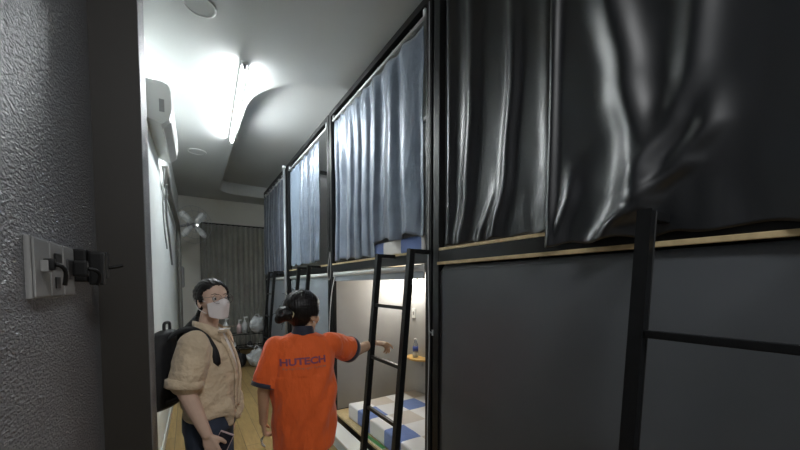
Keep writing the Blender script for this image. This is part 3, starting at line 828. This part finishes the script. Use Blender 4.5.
hand(b, wr_l+V((0, .004, -.012)), (.05, .30, -1), (1, .2, 0), (0, 1, .2), [.75, .85, .9, .95], .95, .4)
b.fused('body', M['skin2'], ow, .0042, 3)
eyes_geo(ow, OH, 1.10); brow_geo(ow, OH, 1.10)
# hair: cap, nape and a loose bun
def hair_pt(c, s=1.10): return OH @ (V(c)*s)
R4 = OH.to_3x3().to_4x4()
hair_cap(ow, OH, 1.17, (0, -.15, -.01))
b = MB(); bc = hair_pt((.005, -.150, -.010))
b.ell(bc, (.048, .046, .044)); rb_ = random.Random(4)
for k in range(9):
    d = V((rb_.uniform(-1, 1), rb_.uniform(-1, 1), rb_.uniform(-1, .7))).normalized()
    b.ell(bc+d*.036, (.025, .023, .022))
b.ell(bc+V((-.03, -.02, -.03)), (.025, .02, .025))
b.fused('hair_bun', M['hair'], ow, .005, 2, lambda co, n: .004*noise.noise(co*45))
hb = MB()
for k in range(16):
    u = rb_.uniform(-.07, .07); v_ = rb_.uniform(-.02, .10)
    p0 = hair_pt((u, -.06, v_+.04)); n0 = (p0-hair_pt((0, -.03, .03))).normalized()
    p0 = hair_pt((0, -.03, .03))+n0*.099
    p1 = p0+n0*.012+V((rb_.uniform(-.02, .02), rb_.uniform(-.02, .02), .012)); p2 = p1+V((rb_.uniform(-.03, .03), rb_.uniform(-.02, .02), rb_.uniform(-.02, .01)))
    hb.tube(catmull([p0, p1, p2], 5), .0011, 5)
for k in range(7):
    d = V((rb_.uniform(-1, .2), rb_.uniform(-1, 1), rb_.uniform(-1, .2))).normalized()
    hb.tube(catmull([bc+d*.04, bc+d*.065+V((0, 0, .005)), bc+d*.078+V((-.005, 0, -.02))], 5), .0013, 5)
hb.build('stray_hair', M['hair'], ow)
yd = (OH.to_3x3() @ V((0, 1, 0))); tc_ = hair_pt((.004, -.112, -.004))
MB().torus(tc_, .030, .0085, yd, 24, 8).build('hair_tie', mat('cream_hair_tie', (.72, .66, .42), .6), ow, True)
ea = hair_pt((.084, -.008, -.046)); MB().ell(ea, (.004, .004, .004), seg=10).build('earring', M['rod'], ow, True)
# shirt
b = MB()
b.loft([(0, 0, .60, .195, .15), (0, 0, .72, .20, .152), (0, 0, .86, .203, .150), (0, -.003, 1.0, .195, .138), (0, -.005, 1.12, .192, .128), (0, -.005, 1.20, .188, .112), (0, -.005, 1.25, .172, .094), (0, -.01, 1.285, .125, .078), (0, -.012, 1.31, .075, .065)], 32, 2.3)
sd = (el_r-sh_r).normalized(); se_r = sh_r+sd*.215
b.chain([(.12, 0, 1.215), (sh_r+V((.0, 0, -.01))), sh_r+sd*.11], [.072, .074, .072]); b.tube([sh_r+V((0, 0, -.012)), se_r+V((0, 0, -.016))], [.076, .088], 20)
sl = (el_l-sh_l).normalized(); se_l = sh_l+sl*.235
b.chain([(-.12, 0, 1.215), sh_l+V((0, 0, -.01)), sh_l+sl*.10], [.072, .073, .071]); b.tube([sh_l+V((0, 0, -.01)), se_l], [.073, .078], 20)
def ofold(co, n):
    f = cloth_fold(.016, 2., 1.4, 6.)(co, n)*(1 if co.z < 1.06 else .35)
    # drag lines from the raised arm to the opposite hip
    t = (co.x*.80+co.z*.60)
    k = exp(-((co.z-.95)/.28)**2)
    f += .010*k*sin((co.x*.86-co.z*.50)*55)*max(0, .6+.8*noise.noise(co*3))
    return f
shirt = b.fused('polo_shirt', M['orange'], ow, .0065, 5, ofold)
MB().tube([se_r-sd*.026+V((0, 0, -.014)), se_r+V((0, 0, -.016))+sd*.004], [.0905, .0915], 24).build('navy_cuff', M['navy'], shirt, True)
MB().tube([se_l-sl*.020, se_l+sl*.004], [.0812, .0812], 24).build('navy_cuff', M['navy'], shirt, True)
b = MB(); b.loft([(0, -.012, 1.283, .078, .074), (0, -.012, 1.31, .070, .066), (.002, -.010, 1.335, .063, .060), (.003, -.006, 1.352, .059, .056)], 28); b.fused('navy_collar', M['navy'], shirt, .005, 3)
# trousers and shoes
b = MB(); b.loft([(0, 0, .78, .16, .125), (0, 0, .85, .165, .12), (0, 0, .90, .15, .11)])
for q in (-1, 1): b.chain([(q*.082, 0, .80), (q*.087, .015, .45), (q*.09, -.01, .10)], [.092, .066, .055])
b.fused('trousers', M['navy'], ow, .008, 4, cloth_fold(.005, 9.))
for q in (-1, 1):
    b = MB(); b.loft([(q*.095, .055, .0, .046, .125), (q*.095, .055, .03, .047, .127), (q*.093, .03, .06, .040, .09), (q*.092, -.02, .085, .040, .046)], 24)
    b.build('shoe', M['rubber'], ow, True)
# printed lettering, laid on the shirt back
def shirt_text(body, size, cx, cz, m, name, tilt=0., bold=0., target=shirt, xs=1.):
    cu = bpy.data.curves.new('t', 'FONT'); cu.body = body; cu.size = size; cu.align_x = 'CENTER'; cu.align_y = 'CENTER'; cu.offset = bold; cu.resolution_u = 3
    o = bpy.data.objects.new('t', cu); COL.objects.link(o)
    dg = bpy.context.evaluated_depsgraph_get(); me = bpy.data.meshes.new_from_object(o.evaluated_get(dg), depsgraph=dg)
    bpy.data.objects.remove(o)
    bm = bmesh.new(); bm.from_mesh(me); bmesh.ops.triangulate(bm, faces=bm.faces)
    for _ in range(3):
        es = [e for e in bm.edges if e.calc_length() > .006]
        if es: bmesh.ops.subdivide_edges(bm, edges=es, cuts=1); bmesh.ops.triangulate(bm, faces=[f for f in bm.faces if len(f.verts) > 3])
    tb = bmesh.new(); tb.from_mesh(target.data); bv = BVHTree.FromBMesh(tb)
    ct, st_ = cos(tilt), sin(tilt)
    for v in bm.verts:
        x, y = v.co.x*xs, v.co.y
        X = cx+x*ct-y*st_; Z = cz+x*st_+y*ct
        hit = bv.ray_cast(V((X, -.5, Z)), V((0, 1, 0)))
        v.co = (hit[0]+V((0, -.0045, 0))) if hit[0] else V((X, -.13, Z))
    tb.free(); bm.to_mesh(me); bm.free(); me.materials.clear(); me.materials.append(m)
    r = bpy.data.objects.new(name, me); COL.objects.link(r); r.parent = target
    return r
shirt_text('HUTECH', .054, -.012, 1.150, M['print_'], 'printed_lettering', radians(1.5), .0018, xs=1.25)
shirt_text('Đại học Công nghệ Tp.HCM', .0175, -.005, 1.112, M['print2'], 'printed_small_lettering', 0., .0003, xs=1.2)
# what she holds in the lowered hand
kc = tag(MB().tube(catmull([OW((0, 0, 0))*0+V(q_) for q_ in ((-.240, .10, .655), (-.225, .12, .645), (-.255, .13, .61), (-.23, .105, .575), (-.25, .09, .60), (-.24, .085, .65))], 6), .003, 8).build('crumpled_wrapper', M['bag'], None, True), 'thin clear plastic strip held in the lowered left hand of the woman in orange', 'wrapper')
kc.matrix_world = Matrix.Translation(OL) @ Matrix.Rotation(ORZ, 4, 'Z')

# ---- woman with mask and backpack ----------------------------------------
WL = (.085, 2.12, 0.); WRZ = -radians(112)
ww = empty('person', WL, WRZ, 'woman in a beige shirt with face mask and glasses, wearing a backpack', 'person')
WH = Matrix.Translation((.005, .035, 1.521)) @ Matrix.Rotation(-radians(42), 4, 'Z') @ Matrix.Rotation(radians(4), 4, 'X') @ Matrix.Scale(.95, 4)
WH_ = WH @ Matrix.Scale(1/.95, 4)
sr = V((.172, -.01, 1.300)); er = V((.215, -.035, 1.10)); wr = V((.225, .065, .865))
sl_ = V((-.172, -.01, 1.300)); el = V((-.215, -.03, 1.085)); wl_ = V((-.20, .0, .86))
b = MB(); head_geo(b, WH_, .95)
b.chain([(0, -.02, 1.30), (.0, .0, 1.36), (.003, .018, 1.44)], [.058, .048, .048])
b.loft([(0, 0, .84, .15, .11), (0, 0, .90, .165, .115), (0, 0, 1.04, .130, .095), (0, .005, 1.17, .145, .105), (0, 0, 1.27, .155, .088), (0, -.005, 1.32, .11, .07), (0, -.01, 1.36, .05, .05)])
b.chain([(.10, 0, 1.295), sr, er, er*.62+wr*.38, wr], [.055, .050, .040, .038, .025])
b.chain([(-.10, 0, 1.295), sl_, el, el*.62+wl_*.38, wl_], [.055, .050, .040, .038, .025])
for q in (-1, 1):
    b.chain([(q*.08, 0, .86), (q*.085, .015, .47), (q*.09, -.01, .09)], [.082, .052, .036])
    b.chain([(q*.09, -.02, .055), (q*.095, .10, .035), (q*.10, .16, .03)], [.034, .030, .022])
hand(b, wr+V((0, .004, -.010)), (-.05, .28, -1), (-1, -.05, .05), (0, 1, .3), [.34, .42, .46, .52], .98, .8)
hand(b, wl_+V((0, .006, -.010)), (.05, .35, -1), (1, -.05, 0), (0, 1, .3), [.4, .45, .5, .55], .98, .8)
b.fused('body', M['skin'], ww, .0042, 3)
eyes_geo(ww, WH_, .95); brow_geo(ww, WH_, .95)
R4 = WH.to_3x3().to_4x4()
def hp(c): return WH @ V(c)
hair_cap(ww, WH, 1.0, (0, -.12, -.06))
b = MB()
b.chain([hp((0, -.105, -.045)), hp((.01, -.125, -.10)), (.04, -.10, 1.33), (.05, -.115, 1.26)], [.026, .031, .032, .022])
b.fused('ponytail', M['hair'], ww, .005, 3, lambda co, n: .0035*noise.noise(V((co.x*30, co.y*30, co.z*12))))
# mask, laid over nose and chin
def mask_fn(u, v):
    a = (u-.5)*2.15; z = -.113+.102*v
    nose = exp(-(a/.30)**2)*exp(-((v-.72)/.33)**2)*.020
    rx, ry = .0725, .088
    k = 1-.14*(1-v)**1.5
    x = rx*sin(a)*k; y = .012+ry*cos(a)*k*.98+nose+.003*cos(4*a)
    top = .012*exp(-(a/.35)**2)*v - .020*abs(a/1.07)**1.5*(v-.35)
    return hp((x, y, z+top+.012*abs(a/1.07)**2*(1-v)))
mk = sheet('face_mask', M['mask'], ww, mask_fn, 40, 24, .0018)
for q in (-1, 1):
    MB().tube(catmull([hp((q*.066, .040, -.012)), hp((q*.078, .010, .0)), hp((q*.0835, -.022, .014)), hp((q*.084, -.032, -.012)), hp((q*.078, -.012, -.05)), hp((q*.062, .038, -.078))], 6), .0015, 6).build('ear_loop', M['mask'], mk, True)
# glasses
gl = MB()
for q in (-1, 1):
    gl.torus(hp((q*.032, .1010, .0)), .0240, .0013, WH.to_3x3() @ V((q*.12, 1, 0)), 28, 6, )
    gl.tube([hp((q*.055, .094, .006)), hp((q*.070, .080, .010)), hp((q*.082, -.005, .008)), hp((q*.083, -.03, -.008))], .0014, 6)
gl.tube([hp((-.010, .100, .004)), hp((0, .104, .008)), hp((.010, .100, .004))], .0014, 6)
gr = gl.build('glasses', M['gold'], ww, True)
for q in (-1, 1):
    ax = (WH.to_3x3() @ V((q*.12, 1, 0))).normalized()
    MB().disc(hp((q*.032, .0985, .0)), ax, .0215, .001, 24).build('lens', M['lens'], gr)
# beige shirt
b = MB()
b.loft([(0, .010, .905, .168, .128), (0, .010, .96, .170, .132), (0, .010, 1.04, .165, .128), (0, .010, 1.14, .162, .124), (0, .006, 1.22, .165, .114), (0, 0, 1.28, .170, .102), (0, -.005, 1.325, .135, .082), (0, -.005, 1.352, .078, .064), (0, -.004, 1.366, .060, .056)], 32, 2.2)
# loose front tails
b.chain([(.07, .105, .96), (.06, .120, .90), (.05, .120, .855)], [.045, .036, .020]); b.chain([(-.07, .105, .96), (-.06, .12, .90), (-.05, .12, .86)], [.045, .036, .022])
sdr = (er-sr).normalized()
for (s0, e0) in ((sr, er), (sl_, el)):
    dd_ = (e0-s0).normalized()
    b.chain([s0+V((-.05 if s0.x > 0 else .05, 0, -.005)), s0+V((0, 0, -.012)), s0+dd_*.09, s0+dd_*.17, e0-dd_*.03], [.066, .078, .086, .080, .070])
def wfold(co, n):
    f = cloth_fold(.015, 5., 4., 8.)(co, n)
    return f+.006*sin(co.z*60+co.x*30+4*noise.noise(co*6))*max(0, noise.noise(co*5)+.2)
wshirt = b.fused('beige_shirt', M['beige'], ww, .0065, 4, wfold)
for (s0, e0) in ((sr, er), (sl_, el)):
    dd_ = (e0-s0).normalized()
    b = MB(); b.tube([e0-dd_*.042, e0-dd_*.036, e0+dd_*.0, e0+dd_*.006], [.074, .085, .083, .072], 26)
    b.build('rolled_cuff', M['beige'], wshirt, True)
# collar, open placket and the white top under it (front runs along +Y)
tbm = bmesh.new(); tbm.from_mesh(wshirt.data); tbv = BVHTree.FromBMesh(tbm)
def on_front(x, z, off):
    h = tbv.ray_cast(V((x, .6, z)), V((0, -1, 0)))
    return (h[0]+V((0, off, 0))) if h[0] else V((x, .12+off, z))
def front_strip(name, m, left, right, off, nz=30, nx=6, z0=.95, z1=1.37, bulge=0.):
    return sheet(name, m, wshirt, lambda u, v: on_front(left(v)+(right(v)-left(v))*u, z0+(z1-z0)*v, off+bulge*sin(pi*u)), nx, nz, .0015)
front_strip('white_top', M['tee'], lambda v: -.010-.040*v, lambda v: .010+.040*v, .003, z0=1.12, z1=1.365)
front_strip('placket', M['beige'], lambda v: .004+.046*v, lambda v: .030+.052*v, .006, z0=.93, z1=1.365, bulge=.006)
front_strip('placket', M['beige'], lambda v: -.030-.052*v, lambda v: -.004-.046*v, .006, z0=.93, z1=1.365, bulge=.006)
for q in (-1, 1):
    b = MB()
    b.rings([[V((q*x, y, z-.018)) for x, y, z in ring] for ring in (
        [(.010, -.070, 1.425), (.012, -.078, 1.38), (.012, -.072, 1.38), (.010, -.064, 1.425)],
        [(.060, -.030, 1.425), (.078, -.035, 1.375), (.073, -.033, 1.375), (.056, -.027, 1.425)],
        [(.066, .025, 1.410), (.092, .035, 1.352), (.086, .035, 1.352), (.061, .023, 1.410)],
        [(.050, .070, 1.385), (.086, .088, 1.318), (.080, .090, 1.318), (.046, .066, 1.385)],
        [(.036, .088, 1.360), (.048, .112, 1.300), (.044, .114, 1.300), (.033, .084, 1.360)])])
    o = b.build('collar', M['beige'], wshirt, True)
# jeans
b = MB(); b.loft([(0, 0, .82, .165, .128), (0, 0, .90, .168, .125), (0, 0, .96, .150, .115)])
for q in (-1, 1): b.chain([(q*.084, 0, .85), (q*.088, .015, .47), (q*.09, -.01, .09)], [.096, .074, .058])
jeans = b.fused('jeans', M['denim'], ww, .008, 4, cloth_fold(.005, 3.))
MB().tube([(.176, .02, .80), (.178, .04, .74)], .004, 6).build('pocket_seam', M['denim'], jeans)
for q in (-1, 1):
    b = MB(); b.loft([(q*.095, .055, .0, .046, .125), (q*.095, .055, .03, .047, .127), (q*.093, .03, .06, .040, .09), (q*.092, -.02, .085, .040, .046)], 24)
    b.build('shoe', M['white_plastic'], ww, True)
# phone in her hand
ph = empty('mobile_phone', (0, 0, 0), 0, 'dark mobile phone held low against the jeans of the masked woman', 'phone')
ph.matrix_world = Matrix.Translation(WL) @ Matrix.Rotation(WRZ, 4, 'Z') @ Matrix.Translation((.188, .118, .785)) @ Matrix.Rotation(radians(-25), 4, 'X')
MB().box(-.005, .005, -.035, .035, -.075, .075, .004).build('case', M['pink'], ph); MB().box(.0052, .0062, -.032, .032, -.070, .070, .0004).build('screen', M['screen'], ph)
# backpack
bp = empty('backpack', WL, WRZ, 'large black backpack worn on the back of the masked woman', 'backpack')
b = MB(); b.loft([(0, -.225, .955, .13, .06), (0, -.228, .975, .15, .082), (0, -.230, 1.08, .155, .090), (0, -.226, 1.22, .150, .082), (0, -.215, 1.30, .130, .066), (0, -.205, 1.345, .085, .042), (0, -.200, 1.36, .05, .02)], 28, 3.2)
bpo = b.fused('bag_body', M['nylon'], bp, .008, 3, cloth_fold(.004, 1.))
b = MB(); b.loft([(0, -.315, .985, .10, .018), (0, -.325, 1.0, .115, .030), (0, -.325, 1.14, .115, .030), (0, -.312, 1.17, .10, .015)], 24, 3.); b.build('front_pocket', M['nylon'], bp, True)
MB().tube(catmull([(-.03, -.20, 1.355), (-.025, -.20, 1.395), (.025, -.20, 1.395), (.03, -.20, 1.355)]), .008, 8).build('grab_loop', M['nylon'], bp, True)
def strap(q):
    pts = catmull([(q*.070, -.165, 1.31), (q*.080, -.11, 1.352), (q*.100, -.045, 1.368), (q*.116, .020, 1.340), (q*.124, .062, 1.285), (q*.126, .082, 1.225), (q*.120, .075, 1.17), (q*.112, .02, 1.10), (q*.11, -.05, 1.04), (q*.12, -.16, 1.0)], 7)
    cen = V((0, 0, 1.16)); out = []
    for i, p in enumerate(pts):
        d = (pts[min(i+1, len(pts)-1)]-pts[max(i-1, 0)]).normalized()
        nrm = (p-V((0, 0, min(p.z, 1.28)))); nrm = (nrm-d*nrm.dot(d)).normalized(); sd_ = d.cross(nrm).normalized()
        w = .018 if i < 40 else .010; t = .0035
        p = p+nrm*.0065
        out.append([p+sd_*w+nrm*t, p-sd_*w+nrm*t, p-sd_*w-nrm*t, p+sd_*w-nrm*t])
    b = MB(); b.rings(out); b.build('shoulder_strap', M['nylon'], bp, True)
strap(1); strap(-1)

# ------------------------------------------------------------------ light, world, camera
w = bpy.data.worlds.new('dim_room'); S.world = w; w.use_nodes = True
w.node_tree.nodes['Background'].inputs[0].default_value = (.75, .85, 1, 1); w.node_tree.nodes['Background'].inputs[1].default_value = .05
def area(name, loc, rot, sx, sy, power, color):
    l = bpy.data.lights.new(name, 'AREA'); l.shape = 'RECTANGLE'; l.size = sx; l.size_y = sy; l.energy = power; l.color = color
    o = bpy.data.objects.new(name, l); COL.objects.link(o); o.location = loc; o.rotation_euler = rot; return o
area('fill_light_behind', (.55, -.9, CEIL-.05), (0, 0, 0), .25, 1.2, 17, (.97, .985, 1.))  # added unseen fill behind the camera, brightens backs and near surfaces
pl = bpy.data.lights.new('berth_lamp', 'POINT'); pl.energy = 4; pl.shadow_soft_size = .035; pl.color = (1, .97, .92)
po = bpy.data.objects.new('berth_lamp', pl); COL.objects.link(po); po.location = (2.24, 3.37, 1.62)

cam = bpy.data.cameras.new('camera'); co = bpy.data.objects.new('camera', cam); COL.objects.link(co)
cam.sensor_width = 36; cam.lens = 338/800*36; cam.shift_y = 76/800; cam.clip_start = .02
co.location = (0, 0, 1.6); co.rotation_euler = (radians(90-2.7), 0, -radians(32.1))
S.camera = co
S.view_settings.view_transform = 'Standard'; S.view_settings.look = 'None'; S.view_settings.exposure = 1.4; S.view_settings.gamma = 1.05
